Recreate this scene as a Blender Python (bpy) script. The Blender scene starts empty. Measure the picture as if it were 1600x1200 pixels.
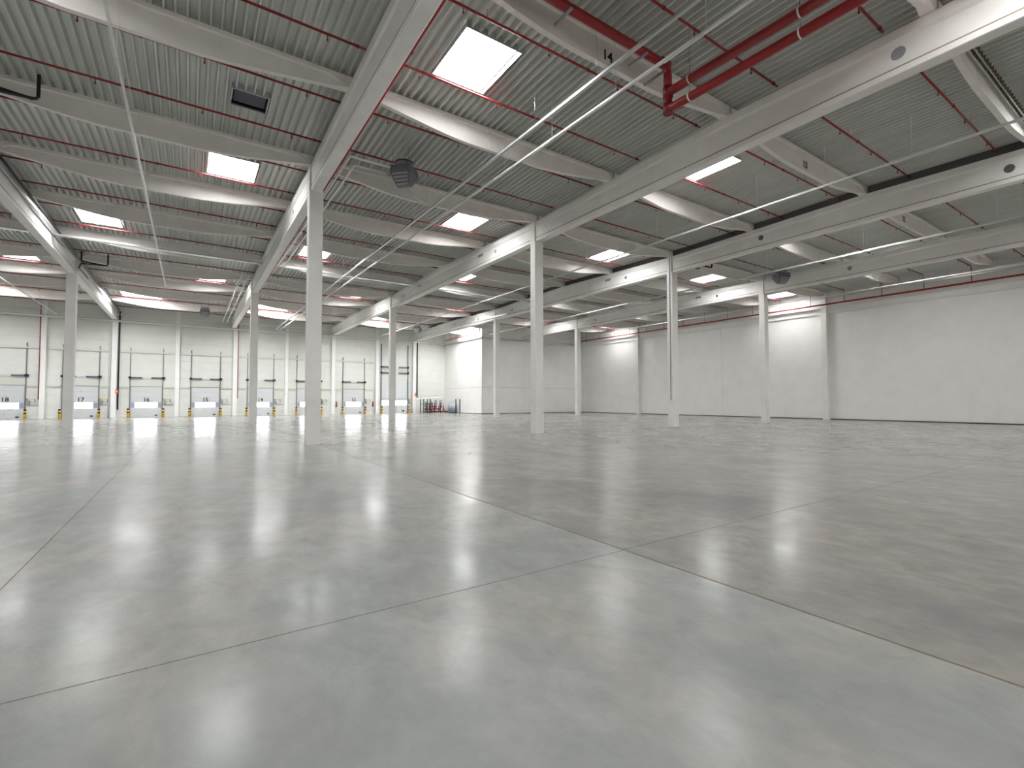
import bpy, bmesh, math, random
from mathutils import Vector, Matrix
random.seed(7)
sc = bpy.context.scene
COL = sc.collection

# ------------------------------------------------------------------ camera
F_PX, YAW, PITCH, ROLL = 752.14, 0.5893, 0.0346, -0.0009
CAM = Vector((-4.378, -21.934, 1.849))
cd = bpy.data.cameras.new('camera'); cam = bpy.data.objects.new('camera', cd); COL.objects.link(cam)
cd.sensor_width = 36.0; cd.sensor_fit = 'HORIZONTAL'; cd.lens = F_PX / 1600 * 36.0; cd.clip_end = 400
_fw = Vector((math.sin(YAW)*math.cos(PITCH), math.cos(YAW)*math.cos(PITCH), math.sin(PITCH)))
_rt = Vector((math.cos(YAW), -math.sin(YAW), 0)); _up = _rt.cross(_fw)
_rt, _up = _rt*math.cos(ROLL)+_up*math.sin(ROLL), _up*math.cos(ROLL)-_rt*math.sin(ROLL)
M = Matrix((_rt, _up, -_fw)).transposed().to_4x4(); M.translation = CAM
cam.matrix_world = M
sc.camera = cam

# ------------------------------------------------------------------ world, exposure
w = bpy.data.worlds.new('overcast_sky'); sc.world = w; w.use_nodes = True
bg = w.node_tree.nodes['Background']; bg.inputs[0].default_value = (0.86, 0.93, 1.0, 1); bg.inputs[1].default_value = 1.0
sc.view_settings.view_transform = 'Standard'; sc.view_settings.look = 'None'
sc.view_settings.gamma = 1.0; sc.view_settings.use_curve_mapping = False
sc.view_settings.exposure = 0.98
SKY_PANE = 18.0      # daylight through the opal roof lights
DOOR_PANE = 7.0      # daylight through the door windows
try:
    sc.cycles.max_bounces = 12; sc.cycles.diffuse_bounces = 8; sc.cycles.glossy_bounces = 4
    sc.cycles.sample_clamp_indirect = 6.0
    sc.cycles.caustics_reflective = False; sc.cycles.caustics_refractive = False
except Exception: pass

# ------------------------------------------------------------------ dimensions
DY = 23.6277; B = DY/4                       # column spacing in depth, beam spacing
ROWX = [-23.5, -11.5, 0.0, 12.0, 24.0, 36.0]  # girder rows
XW, XL = 47.27, -35.5                        # right and left wall faces
YB, YF = 2*DY-0.05, -6*B                     # dock wall face, wall behind the photographer
BX, BY = 29.0, 6*B                           # corner block faces
ZS = 10.89                                   # girder soffit
def roof(y):                                 # underside of deck (valley at columns, ridge mid span)
    t = abs(((y/DY)+0.5) % 1.0 - 0.5)*2
    return 12.43 + 0.24*t
def gtop(y): return roof(y) - 0.41

# ------------------------------------------------------------------ materials
MATS = {}
def mat(name, col, rough=0.6, metal=0.0, spec=0.5, noise=0.0, nscale=3.0, col2=None, bump=0.0, bscale=40.0, emit=None, estr=0.0, stretch=None, rnoise=0.0, coat=0.0):
    m = bpy.data.materials.new(name); m.use_nodes = True; nt = m.node_tree; p = nt.nodes['Principled BSDF']
    p.inputs['Roughness'].default_value = rough; p.inputs['Metallic'].default_value = metal
    p.inputs['Specular IOR Level'].default_value = spec
    p.inputs['Base Color'].default_value = (*col, 1)
    if noise or bump or col2 or rnoise:
        tc = nt.nodes.new('ShaderNodeTexCoord'); mp = nt.nodes.new('ShaderNodeMapping')
        nt.links.new(tc.outputs['Object'], mp.inputs['Vector'])
        if stretch: mp.inputs['Scale'].default_value = stretch
        nz = nt.nodes.new('ShaderNodeTexNoise'); nz.inputs['Scale'].default_value = nscale; nz.inputs['Detail'].default_value = 6; nz.inputs['Roughness'].default_value = 0.62
        nt.links.new(mp.outputs[0], nz.inputs['Vector'])
        cr = nt.nodes.new('ShaderNodeValToRGB'); e = cr.color_ramp.elements
        a = col2 if col2 else tuple(c*(1-noise) for c in col); b = col if col2 else tuple(min(1, c*(1+noise)) for c in col)
        e[0].position = 0.32; e[1].position = 0.68; e[0].color = (*a, 1); e[1].color = (*b, 1)
        nt.links.new(nz.outputs[0], cr.inputs[0]); nt.links.new(cr.outputs[0], p.inputs['Base Color'])
        if rnoise:
            mr = nt.nodes.new('ShaderNodeMapRange'); mr.inputs[1].default_value = 0.3; mr.inputs[2].default_value = 0.7
            mr.inputs[3].default_value = rough-rnoise; mr.inputs[4].default_value = rough+rnoise
            nt.links.new(nz.outputs[0], mr.inputs[0]); nt.links.new(mr.outputs[0], p.inputs['Roughness'])
        if bump:
            n2 = nt.nodes.new('ShaderNodeTexNoise'); n2.inputs['Scale'].default_value = bscale; n2.inputs['Detail'].default_value = 4
            nt.links.new(mp.outputs[0], n2.inputs['Vector'])
            bp = nt.nodes.new('ShaderNodeBump'); bp.inputs['Strength'].default_value = bump; bp.inputs['Distance'].default_value = 0.01
            nt.links.new(n2.outputs[0], bp.inputs['Height']); nt.links.new(bp.outputs[0], p.inputs['Normal'])
    if emit:
        p.inputs['Emission Color'].default_value = (*emit, 1); p.inputs['Emission Strength'].default_value = estr
    MATS[name] = m; return m

def floor_mat(name, c_mid, c_dark, c_warm, rough):
    m = bpy.data.materials.new(name); m.use_nodes = True; nt = m.node_tree; L = nt.links.new; p = nt.nodes['Principled BSDF']
    geo = nt.nodes.new('ShaderNodeNewGeometry')
    def nz(scale, det, stretch=(1, 1, 1), r=0.6, dist=0.0):
        mp = nt.nodes.new('ShaderNodeMapping'); mp.inputs['Scale'].default_value = stretch; L(geo.outputs['Position'], mp.inputs['Vector'])
        n = nt.nodes.new('ShaderNodeTexNoise'); n.inputs['Scale'].default_value = scale; n.inputs['Detail'].default_value = det; n.inputs['Roughness'].default_value = r; n.inputs['Distortion'].default_value = dist
        L(mp.outputs[0], n.inputs['Vector']); return n
    def ramp(n, a, b):
        mr = nt.nodes.new('ShaderNodeMapRange'); mr.inputs[1].default_value = a; mr.inputs[2].default_value = b; L(n.outputs[0], mr.inputs[0]); return mr
    def mix(fac, A, Bc, blend='MIX'):
        mx = nt.nodes.new('ShaderNodeMix'); mx.data_type = 'RGBA'; mx.blend_type = blend
        if isinstance(fac, float): mx.inputs[0].default_value = fac
        else: L(fac.outputs[0], mx.inputs[0])
        for i, v in ((6, A), (7, Bc)):
            if isinstance(v, tuple): mx.inputs[i].default_value = (*v, 1)
            else: L(v, mx.inputs[i])
        return mx.outputs[2]
    n1 = nz(0.28, 5, (1, 0.8, 1), 0.55, 0.2); n2 = nz(0.75, 7, (1, 0.6, 1), 0.62, 0.4); n3 = nz(2.6, 10, (1, 0.7, 1), 0.72, 0.3); n4 = nz(0.17, 4, (1, 1, 1), 0.5)
    n5 = nz(5, 8, (1, 1, 1), 0.75)
    c = mix(ramp(n1, .33, .66), c_dark, c_mid)
    c = mix(ramp(n2, .42, .66), c, c_warm)
    mm = nt.nodes.new('ShaderNodeMath'); mm.operation = 'MULTIPLY'; mm.inputs[1].default_value = 0.75; L(ramp(n3, .35, .7).outputs[0], mm.inputs[0])
    c = mix(mm, c, tuple(x*0.86 for x in c_dark))
    L(c, p.inputs['Base Color'])
    mr = nt.nodes.new('ShaderNodeMapRange'); mr.inputs[1].default_value = .35; mr.inputs[2].default_value = .68; mr.inputs[3].default_value = rough-.04; mr.inputs[4].default_value = rough+.06
    L(n2.outputs[0], mr.inputs[0]); L(mr.outputs[0], p.inputs['Roughness'])
    p.inputs['Specular IOR Level'].default_value = 0.12; p.inputs['Specular Tint'].default_value = (0.1, 0.1, 0.1, 1)
    bp = nt.nodes.new('ShaderNodeBump'); bp.inputs['Strength'].default_value = 0.02; bp.inputs['Distance'].default_value = 0.02
    L(n5.outputs[0], bp.inputs['Height']); L(bp.outputs[0], p.inputs['Normal'])
    return m

conc = mat('painted_concrete', (0.86, 0.845, 0.815), 0.75, noise=0.05, nscale=0.8, bump=0.12, bscale=30)
conc_dark = mat('dark_joint', (0.16, 0.12, 0.09), 0.9)  # dark brown core seen in the joints between wall panels
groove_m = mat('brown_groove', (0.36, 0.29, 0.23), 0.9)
rail_m = mat('wall_rail_beige', (0.66, 0.67, 0.61), 0.5)
seam_m = mat('panel_seam', (0.50, 0.51, 0.48), 0.8)
conc_white = mat('white_column_paint', (0.88, 0.88, 0.87), 0.7, noise=0.03, nscale=1.0)
conc_beam = mat('precast_beam_grey', (0.82, 0.79, 0.75), 0.78, noise=0.05, nscale=1.2, bump=0.1, bscale=30)
deck_m = mat('galvanised_roof_deck', (0.66, 0.675, 0.645), 0.38, metal=0.25, noise=0.07, nscale=2.0, stretch=(1, .25, 1))
red_m = mat('red_pipe_paint', (0.30, 0.016, 0.018), 0.38)
red_dark = mat('red_fitting', (0.20, 0.012, 0.014), 0.45)
galv = mat('galvanised_steel', (0.62, 0.63, 0.63), 0.35, metal=0.75, noise=0.06, nscale=9)
white_m = mat('white_enamel', (0.80, 0.80, 0.79), 0.35)
wallp = mat('light_sandwich_panel', (0.74, 0.755, 0.715), 0.5, noise=0.03, nscale=1.0)
wallr = mat('white_wall_concrete', (0.88, 0.872, 0.855), 0.8, noise=0.03, nscale=0.7, bump=0.1, bscale=18)
black_m = mat('black_plastic_pipe', (0.012, 0.012, 0.013), 0.45)
dark_m = mat('dark_grey_sheet', (0.12, 0.116, 0.116), 0.6)
grey_m = mat('slate_grey_metal', (0.15, 0.158, 0.18), 0.45)
grey_l = mat('mid_grey_metal', (0.30, 0.31, 0.32), 0.45)
louv_m = mat('pale_louvre', (0.42, 0.41, 0.38), 0.5)
door_m = mat('door_panel_white', (0.66, 0.68, 0.69), 0.45)
header_m = mat('door_header_board', (0.66, 0.675, 0.62), 0.55)
track_m = mat('door_track_steel', (0.24, 0.25, 0.25), 0.45, metal=0.3)
spring_m = mat('blue_grey_spring', (0.10, 0.12, 0.16), 0.5)
blue_m = mat('bluish_end_pane', (0.36, 0.39, 0.55), 0.3)
yel_m = mat('yellow_paint', (0.80, 0.47, 0.01), 0.45)
orange_m = mat('orange_box', (0.85, 0.14, 0.02), 0.5)
amber_m = mat('amber_arm', (0.70, 0.38, 0.08), 0.5)
num_m = mat('black_number_paint', (0.02, 0.018, 0.017), 0.7)
green_m = mat('dark_green_post', (0.02, 0.055, 0.045), 0.5)
tank_m = mat('grey_tank', (0.34, 0.38, 0.42), 0.45)
pane_m = mat('opal_roof_pane', (0.8, 0.8, 0.8), 0.4, emit=(0.99, 1.0, 0.995), estr=SKY_PANE)
dpane_m = mat('bright_door_pane', (0.8, 0.8, 0.8), 0.3, emit=(0.99, 1.0, 0.99), estr=DOOR_PANE)
joint_m = mat('brown_floor_joint', (0.19, 0.145, 0.108), 0.85, noise=0.25, nscale=4)
floor_a = floor_mat('polished_floor', (0.400, 0.403, 0.396), (0.270, 0.276, 0.276), (0.382, 0.356, 0.327), 0.19)
floor_b = floor_mat('polished_floor_brown', (0.352, 0.344, 0.330), (0.222, 0.217, 0.209), (0.338, 0.308, 0.278), 0.195)
ext_m = mat('dark_opening', (0.008, 0.008, 0.008), 0.9)

# ------------------------------------------------------------------ mesh helpers
class MB:
    def __init__(s): s.v = []; s.f = []; s.sm = []
    def quad(s, a, b, c, d):
        n = len(s.v); s.v += [a, b, c, d]; s.f.append((n, n+1, n+2, n+3)); s.sm.append(False); return s
    def box(s, x0, y0, z0, x1, y1, z1):
        n = len(s.v); s.v += [(x, y, z) for z in (z0, z1) for y in (y0, y1) for x in (x0, x1)]
        for q in ((0, 2, 3, 1), (4, 5, 7, 6), (0, 1, 5, 4), (2, 6, 7, 3), (0, 4, 6, 2), (1, 3, 7, 5)):
            s.f.append(tuple(n+i for i in q)); s.sm.append(False)
        return s
    def cbox(s, x0, y0, z0, x1, y1, z1, c):   # box with chamfered vertical edges
        poly = [(x0+c, y0), (x1-c, y0), (x1, y0+c), (x1, y1-c), (x1-c, y1), (x0+c, y1), (x0, y1-c), (x0, y0+c)]
        return s.loft([[(x, y, z0) for x, y in poly], [(x, y, z1) for x, y in poly]])
    def loft(s, rings, smooth=False, caps=True):
        n = len(rings[0]); b = len(s.v)
        for r in rings: s.v += [tuple(p) for p in r]
        for i in range(len(rings)-1):
            for j in range(n):
                k = (j+1) % n; s.f.append((b+i*n+j, b+i*n+k, b+(i+1)*n+k, b+(i+1)*n+j)); s.sm.append(smooth)
        if caps:
            s.f.append(tuple(b+j for j in reversed(range(n)))); s.sm.append(False)
            e = b+(len(rings)-1)*n; s.f.append(tuple(e+j for j in range(n))); s.sm.append(False)
        return s
    def tube(s, pts, r, n=8):
        pts = [Vector(p) for p in pts]; rings = []
        for i, p in enumerate(pts):
            if i == 0: d = pts[1]-p
            elif i == len(pts)-1: d = p-pts[i-1]
            else: d = (pts[i+1]-p).normalized()+(p-pts[i-1]).normalized()
            d.normalize()
            ref = Vector((0, 0, 1)) if abs(d.z) < 0.9 else Vector((1, 0, 0))
            if i and i < len(pts)-1 or True:
                a = d.cross(ref).normalized(); b2 = d.cross(a)
            k = 1.0
            if 0 < i < len(pts)-1:
                cs = (pts[i+1]-p).normalized().dot((p-pts[i-1]).normalized()); k = 1.0
            rings.append([p+(a*math.cos(t)+b2*math.sin(t))*r*k for t in [2*math.pi*j/n for j in range(n)]])
        return s.loft(rings, True)
    def cyl(s, x, y, z0, z1, r, n=12, r2=None):
        r2 = r if r2 is None else r2
        return s.loft([[(x+rr*math.cos(2*math.pi*j/n), y+rr*math.sin(2*math.pi*j/n), z) for j in range(n)] for z, rr in ((z0, r), (z1, r2))], True)
    def mesh(s, name, m, o=(0, 0, 0)):
        me = bpy.data.meshes.new(name); me.from_pydata([(x-o[0], y-o[1], z-o[2]) for x, y, z in s.v], [], s.f); me.update()
        bm = bmesh.new(); bm.from_mesh(me); bmesh.ops.recalc_face_normals(bm, faces=bm.faces); bm.to_mesh(me); bm.free()
        me.polygons.foreach_set('use_smooth', s.sm[:len(me.polygons)]) if len(s.sm) == len(me.polygons) else None
        me.materials.append(m); return me
    def build(s, name, m, parent=None, o=None):
        """mesh written in world coordinates; the object's origin goes to o (or the parent's location)"""
        loc = Vector(o) if o is not None else (Vector(parent['_o']) if parent is not None else Vector((0, 0, 0)))
        ob = bpy.data.objects.new(name, s.mesh(name, m, loc)); COL.objects.link(ob)
        if parent is not None:
            ob.parent = parent; po = Vector(parent['_o']); ob.location = loc-po
        else: ob.location = loc
        ob['_o'] = tuple(loc)
        return ob
def tag(o, label=None, cat=None, group=None, kind=None):
    if label: o['label'] = label
    if cat: o['category'] = cat
    if group: o['group'] = group
    if kind: o['kind'] = kind
    return o
def thing(name, loc, label=None, cat=None, group=None, kind=None):
    o = bpy.data.objects.new(name, None); COL.objects.link(o); o.location = loc; o['_o'] = tuple(loc); o.empty_display_size = 0.2
    return tag(o, label, cat, group, kind)
def place(me, name, loc, parent=None):
    ob = bpy.data.objects.new(name, me); COL.objects.link(ob); ob.location = loc
    if parent is not None: ob.parent = parent
    return ob
def copy_tree(o, loc, label=None, group=None):
    c = o.copy(); COL.objects.link(c); c.location = loc; c['_o'] = tuple(loc)
    if label: c['label'] = label
    if group: c['group'] = group
    for ch in list(o.children):
        d = ch.copy(); COL.objects.link(d); d.parent = c
        for g in list(ch.children):
            e = g.copy(); COL.objects.link(e); e.parent = d
    return c
def bend(pts, r=0.25, n=4):
    """round the corners of a polyline"""
    P = [Vector(p) for p in pts]; out = [P[0]]
    for i in range(1, len(P)-1):
        a = (P[i-1]-P[i]); b = (P[i+1]-P[i]); rr = min(r, a.length*.45, b.length*.45); A = P[i]+a.normalized()*rr; Bq = P[i]+b.normalized()*rr
        for k in range(n+1):
            t = k/n; out.append(A*(1-t)**2+P[i]*2*t*(1-t)+Bq*t*t)
    out.append(P[-1]); return out
def text_mesh(s, size, m, name='number'):
    cu = bpy.data.curves.new(name, 'FONT'); cu.body = s; cu.size = size; cu.align_x = 'CENTER'; cu.align_y = 'CENTER'; cu.extrude = 0.004; cu.offset = size*0.02; cu.resolution_u = 3
    ob = bpy.data.objects.new('tmp', cu); COL.objects.link(ob); bpy.context.view_layer.update()
    me = bpy.data.meshes.new_from_object(ob.evaluated_get(bpy.context.evaluated_depsgraph_get())); bpy.data.objects.remove(ob); bpy.data.curves.remove(cu)
    me.name = name; me.materials.clear(); me.materials.append(m); return me
def struct(name, loc=(0, 0, 0), label=None): return thing(name, loc, label=label, kind='structure')
NTH = 'zeroth first second third fourth fifth sixth seventh eighth ninth tenth eleventh twelfth thirteenth fourteenth fifteenth sixteenth seventeenth eighteenth nineteenth twentieth twenty-first twenty-second twenty-third'.split()

# ================================================================== SETTING
# ---- floor: joint filler underneath, slabs on top
fl = struct('floor', label='polished grey concrete floor with long straight joints')
MB().box(XL, YF, -0.30, XW, YB+0.1, -0.004).build('joint_filler', joint_m, fl)
gap = 0.006
def slab(x0, y0, x1, y1, m, gx0=gap, gx1=gap):
    MB().box(x0+gx0, y0+gap, -0.004, x1-gx1, y1-gap, 0.0).build('slab', m, fl)
xs = [XL, -17.72, -5.89, 0.12]
for i in range(3):
    for y0, y1 in ((YF, -17.70), (-17.70, 11.95), (11.95, YB+0.1)):
        slab(xs[i], y0, xs[i+1], y1, floor_a, gx1=0.016 if i == 2 else gap)
for y0, y1 in ((YF, -17.68), (-17.68, 10.6), (10.6, YB+0.1)):
    slab(0.12, y0, XW, y1, floor_b if y1 < 11 else floor_a, gx0=0.016)

# ---- ceiling: trapezoidal deck sheets, one panel per bay, openings for roof lights and vent
ceil = struct('ceiling', label='grey corrugated metal roof deck')
XB = [XL, -23.5, -11.5, 0.0, 12.0, 24.0, 36.0, 47.6]
sky_rects = []
def sky_list():
    out = []
    for n in range(-2, 3):
        for k in range(-2, 5):
            ax = 12*k-3.92; ay = 2.05+DY*n
            bx = 12*k+2.05; by = 13.62+DY*(n-1)
            if n != 2 and YF < ay < YB-3 and XL < ax < XW-1.9: out.append((ax, ay, ax+1.92, ay+2.2))
            if YF < by < YB-3 and XL < bx < XW-2.5:
                if by > 36: out.append((bx-0.3, by-0.9, bx+2.9, by+3.2))
                else: out.append((bx, by, bx+1.9, by+2.35))
    return out
sky_rects = sky_list()
vent = (-3.36, -3.38, -2.26, -2.36)
holes = sky_rects+[vent]
def deck_panel(x0, x1, y0, y1):
    n = round((x1-x0)/0.2727); p = (x1-x0)/n; mb = MB()
    prof = [(0, 0), (0.17, 0), (0.33, 0.16), (0.84, 0.16), (1.0, 0)]
    for i in range(n):
        for (a, za), (b, zb) in zip(prof[:-1], prof[1:]):
            xa, xb = x0+(i+a)*p, x0+(i+b)*p; xm = (xa+xb)/2
            segs = [(y0, y1)]
            for hx0, hy0, hx1, hy1 in holes:
                if hx0 < xm < hx1 and hy0 < y1 and hy1 > y0: segs = [(y0, hy0), (hy1, y1)]
            for s0, s1 in segs:
                mb.quad((xa, s0, roof(s0)+za), (xb, s0, roof(s0)+zb), (xb, s1, roof(s1)+zb), (xa, s1, roof(s1)+za))
    return mb
for i in range(len(XB)-1):
    for j in range(-6, 8):
        deck_panel(XB[i], XB[i+1], j*B, (j+1)*B if j < 7 else YB+0.2).build('deck_panel', deck_m, ceil)

# ---- roof lights (windows in the roof)
for i, (x0, y0, x1, y1) in enumerate(sky_rects):
    xm, ym = (x0+x1)/2, (y0+y1)/2; z = roof(ym)
    wd = struct(f'window_{i+1}', (xm, ym, z), label='white opal roof light set in the metal deck')
    mb = MB(); t = 0.03; zt = z+0.24; zb = z-0.025
    mb.box(x0-t, y0-t, zb, x0, y1+t, zt).box(x1, y0-t, zb, x1+t, y1+t, zt).box(x0, y0-t, zb, x1, y0, zt).box(x0, y1, zb, x1, y1+t, zt)
    mb.build('upstand_frame', galv, wd)
    MB().box(x0, y0, zt-0.02, x1, y1, zt).build('pane', pane_m, wd)

# ---- walls
def wallbox(name, x0, y0, x1, y1, m, label, z1=13.1):
    o = struct(name, label=label); MB().box(x0, y0, -0.3, x1, y1, z1).build('wall_core', m, o); return o
wl = wallbox('wall_left', XL-0.3, YF, XL, YB+0.3, wallr, 'plain pale end wall')
wf = wallbox('wall_front', XL-0.3, YF-0.3, XW+0.3, YF, wallr, 'plain pale wall opposite the dock doors')
wr = wallbox('wall_right', XW+0.02, YF, XW+0.32, YB+0.3, conc_dark, 'tall white concrete panel wall')
ys = [YF, -24.0, -0.1, 11.15, 23.6, BY]
for a, b in zip(ys[:-1], ys[1:]):
    MB().box(XW-0.04, a+0.012, 0.09, XW+0.02, b-0.012, 13.0).build('wall_panel', wallr, wr)
MB().box(XW-0.16, YF, 10.28, XW-0.04, BY-0.06, 10.46).build('wall_ledge', white_m, wr)
wb = wallbox('wall_back', XL-0.3, YB+0.03, BX+1.0, YB+0.33, seam_m, 'dock wall of pale horizontal sandwich panels')
WC = [-29.0, -23.1, -17.2, -11.45, -5.68, 0.22, 6.08, 12.0, 18.12, 23.85]
DOORS = [(-25.8, 19), (-19.98, 18), (-14.2, 17), (-8.54, 16), (-2.83, 15), (3.1, 14), (8.88, 13), (14.85, 12)]
DRIVE = (18.86, 22.84, 4.92)
rows = [0.0]+[0.42+1.02*i for i in range(13)]
edges = [XL]+WC+[BX]
for x0, x1 in zip(edges[:-1], edges[1:]):
    for z0, z1 in zip(rows[:-1], rows[1:]):
        cut = None
        for dx, n in DOORS:
            if x0 < dx < x1: cut = (dx-1.46, dx+1.46, 3.48)
        if x0 < DRIVE[0] < x1: cut = DRIVE
        spans = [(x0, x1)]
        if cut and z0 < cut[2]-0.3: spans = [(x0, cut[0]), (cut[1], x1)]
        for a, b in spans:
            if b-a > 0.1: MB().box(a+0.004, YB, z0+0.007, b-0.004, YB+0.03, z1-0.005).build('wall_panel', wallp, wb)
    for zr in (3.46, 7.40):
        dd = [d for d, n in DOORS if x0 < d < x1]
        if x0 < DRIVE[0] < x1 or x0 > 23: continue
        sp = [(x0+0.28, x1-0.28)]
        if zr < 4 and dd: sp = [(x0+0.28, dd[0]-1.62), (dd[0]+1.62, x1-0.28)]
        for a, b in sp: MB().box(a, YB-0.14, zr-0.09, b, YB, zr+0.09).build('wall_rail', rail_m, wb)
    dd = [d for d, n in DOORS if x0 < d < x1]
    if dd:
        for a, b in ((x0+.2, dd[0]-1.75), (dd[0]+1.75, x1-.2)): MB().box(a, YB-0.07, 0, b, YB, 0.28).build('wall_kerb', white_m, wb)
    elif x0 > 23: MB().box(x0+.2, YB-0.05, 0, x1, YB, 0.2).build('wall_kerb', white_m, wb)
# corner block
wp = struct('wall_block', label='white corner block walls beside the valve station')
MB().box(BX+0.02, BY+0.02, 0, BX+0.25, YB, 13.1).box(BX+0.02, BY+0.02, 0, XW, BY+0.25, 13.1).build('wall_core', conc_dark, wp)
for z0, z1 in ((0.09, 3.70), (3.72, 10.45), (10.47, 12.98)):
    MB().box(BX, BY, z0, BX+0.02, YB, z1).build('wall_panel', wallr, wp)
    for a, b in ((BX, 36.0), (36.0, XW)): MB().box(a+(0.006 if a > 30 else 0), BY, z0, b-0.006, BY+0.02, z1).build('wall_panel', wallr, wp)
MB().box(BX-0.14, BY-0.14, 10.5, BX, YB, 10.66).box(BX-0.14, BY-0.14, 10.5, XW-0.06, BY, 10.66).build('wall_ledge', galv, wp)

# ================================================================== STRUCTURAL FRAME
CW, CD = 0.5654, 0.4911
col_names = {
 (1, 1): 'white concrete column standing in front of dock door 17',
 (2, 0): 'thick white concrete column on the long floor joint, mid hall',
 (2, 1): 'white concrete column on the long floor joint in front of dock door 14',
 (3, 0): 'white concrete column in the second row right of the floor joint column',
 (3, 1): 'white concrete column in front of the tall drive-in door',
 (4, 0): 'white concrete column with a thin conduit down its side',
 (4, 1): 'white concrete column before the lit corner of the white block',
 (5, 0): 'slim white concrete column in the row next to the right wall',
 (5, 1): 'slim white concrete column before the end of the white block wall'}
def column(x, y, label, group='free-standing concrete columns'):
    t = thing('concrete_column', (x, y, 0), label, 'column', group)
    mb = MB(); hx, hy = CW/2, CD/2
    mb.cbox(x-hx, y-hy, 0, x+hx, y+hy, ZS-0.01, 0.02)
    mb.build('shaft', conc, t)
    MB().box(x-hx, y-0.17, ZS-0.01, x+hx, y+0.17, gtop(0)-0.01).build('neck', conc, t)
    return t
for r, x in enumerate(ROWX):
    if r == 0: continue
    for k in (-1, 0, 1):
        lb = col_names.get((r, k), 'white concrete column standing behind the photographer')
        t = column(x, k*DY, lb)
        if (r, k) == (4, 0):
            MB().box(x-CW/2-0.03, -0.05, 1.9, x-CW/2, 0.01, 11.95).build('conduit', grey_l, t)
# half columns on the right wall
for k, lb in ((-1, 'white half column on the right wall behind the photographer'), (0, 'white half column on the right wall, mid wall'), (1, 'white half column on the right wall close to the corner block')):
    y = k*DY; x0 = XW-0.04-0.44
    t = thing('wall_column', (x0+0.22, y, 0), lb, 'column', 'half columns on the right wall')
    MB().cbox(x0, y-0.26, 0, XW-0.04, y+0.26, 12.0, 0.015).build('shaft', conc, t)
# dock wall columns
wc_lb = {-17.2: 'white wall column between dock doors 18 and 17 with red pipe', -11.45: 'white wall column between dock doors 17 and 16 with black downpipe', -5.68: 'white wall column between dock doors 16 and 15',
 0.22: 'white wall column between dock doors 15 and 14 with thin red pipe', 6.08: 'white wall column between dock doors 14 and 13', 12.0: 'white wall column between dock doors 13 and 12', 18.12: 'white wall column between door 12 and the drive-in door',
 23.85: 'white wall column between the drive-in door and the valve station'}
for x in WC:
    if x < -18: continue
    big = x in (-11.45, 0.22, 12.0, 23.85)
    h = 0.24 if big else 0.20; zt = ZS-0.02 if big else 12.3
    t = thing('wall_column', (x, YB-0.2, 0), wc_lb[x], 'column', 'columns along the dock wall')
    MB().cbox(x-h, YB-0.40, 0, x+h, YB, zt, 0.015).build('shaft', conc_white, t)
    if not big: MB().box(x-0.12, YB-0.3, 12.3, x+0.12, YB, roof(YB)-0.02).build('head', conc, t)

# ---- girders (saddle shaped, I section)
def girder_mesh(x, y0, y1):
    mb = MB(); ym = (y0+y1)/2; ysn = [y0, y0+1.2, ym, y1-1.2, y1]
    def ring(y, end):
        zt = gtop(y) if y not in (y0, y1) else gtop(y)
        z0 = ZS; tw, bw, ww = 0.235, 0.215, 0.175 if not end else 0.205
        L = [(-bw+0.02, z0), (-bw, z0+0.02), (-bw, z0+0.18), (-ww, z0+0.215), (-ww, zt-0.36), (-tw, zt-0.27), (-tw, zt-0.0)]
        return [(x+a, y, z) for a, z in L]+[(x-a, y, z) for a, z in reversed(L)]
    return mb.loft([ring(yy, i in (0, 4)) for i, yy in enumerate(ysn)])
row_lb = {0: 'past door 18', 1: 'in line with the black downpipe', 2: 'above the long floor joint', 3: 'ending at door 12', 4: 'under the dark infill strip', 5: 'nearest the right wall'}
span_lb = {0: 'span farthest from the dock doors', 1: 'middle span', 2: 'span touching the dock wall'}
def sleeve(t, x, y, z, rr, rect=False, m=None):  # holes painted on: dark discs give their inner shade, pale ones are plugs
    mb = MB()
    if rect: mb.box(x-0.19, y-0.3, z-0.09, x-0.172, y+0.3, z+0.09); return mb.build('sleeve_opening', m or grey_l, t)
    return mb.loft([[(xx, y+rr*math.cos(a), z+rr*math.sin(a)) for a in [2*math.pi*j/20 for j in range(20)]] for xx in (x-0.172, x-0.19)]).build('sleeve_disc', m or grey_l, t)
for r, x in enumerate(ROWX):
    for s in range(3):
        y0, y1 = (s-1)*DY+0.20, s*DY-0.20
        if s == 2: y1 = YB-0.02
        if r == 5 and s == 2: y1 = BY-0.03
        if r == 0 and s == 0: continue
        t = thing('concrete_girder', (x, (y0+y1)/2, ZS), f'white roof girder {row_lb[r]}, {span_lb[s]}', 'girder', 'concrete roof girders')
        girder_mesh(x, y0, y1).build('girder_body', conc, t)
        # brown line of the dirty ledge on top of the bottom flange
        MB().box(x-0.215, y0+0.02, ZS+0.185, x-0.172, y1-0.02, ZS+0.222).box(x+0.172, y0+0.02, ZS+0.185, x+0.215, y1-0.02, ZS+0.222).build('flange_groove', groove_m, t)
        if r >= 3:
            yc = y0-0.20
            if s == 0:
                sleeve(t, x, -17.05, 11.5, 0.17, m=grey_l if r != 4 else dark_m); sleeve(t, x, -6.55, 11.57, 0.15, m=conc if r == 3 else (dark_m if r == 4 else grey_l))
            elif s == 1:
                sleeve(t, x, 4.2, 11.47, 0.11, m=grey_l if r == 3 else dark_m); sleeve(t, x, 6.15, 11.69, 0.1, True, m=grey_l)
                sleeve(t, x, 20.2, 11.5, 0.12, m=grey_l)
            elif r < 5:
                sleeve(t, x, 27.4, 11.5, 0.12, m=grey_l)
        elif r in (1, 2):
            if s == 1: sleeve(t, x, 4.4, 11.5, 0.1, m=grey_l); 
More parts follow.
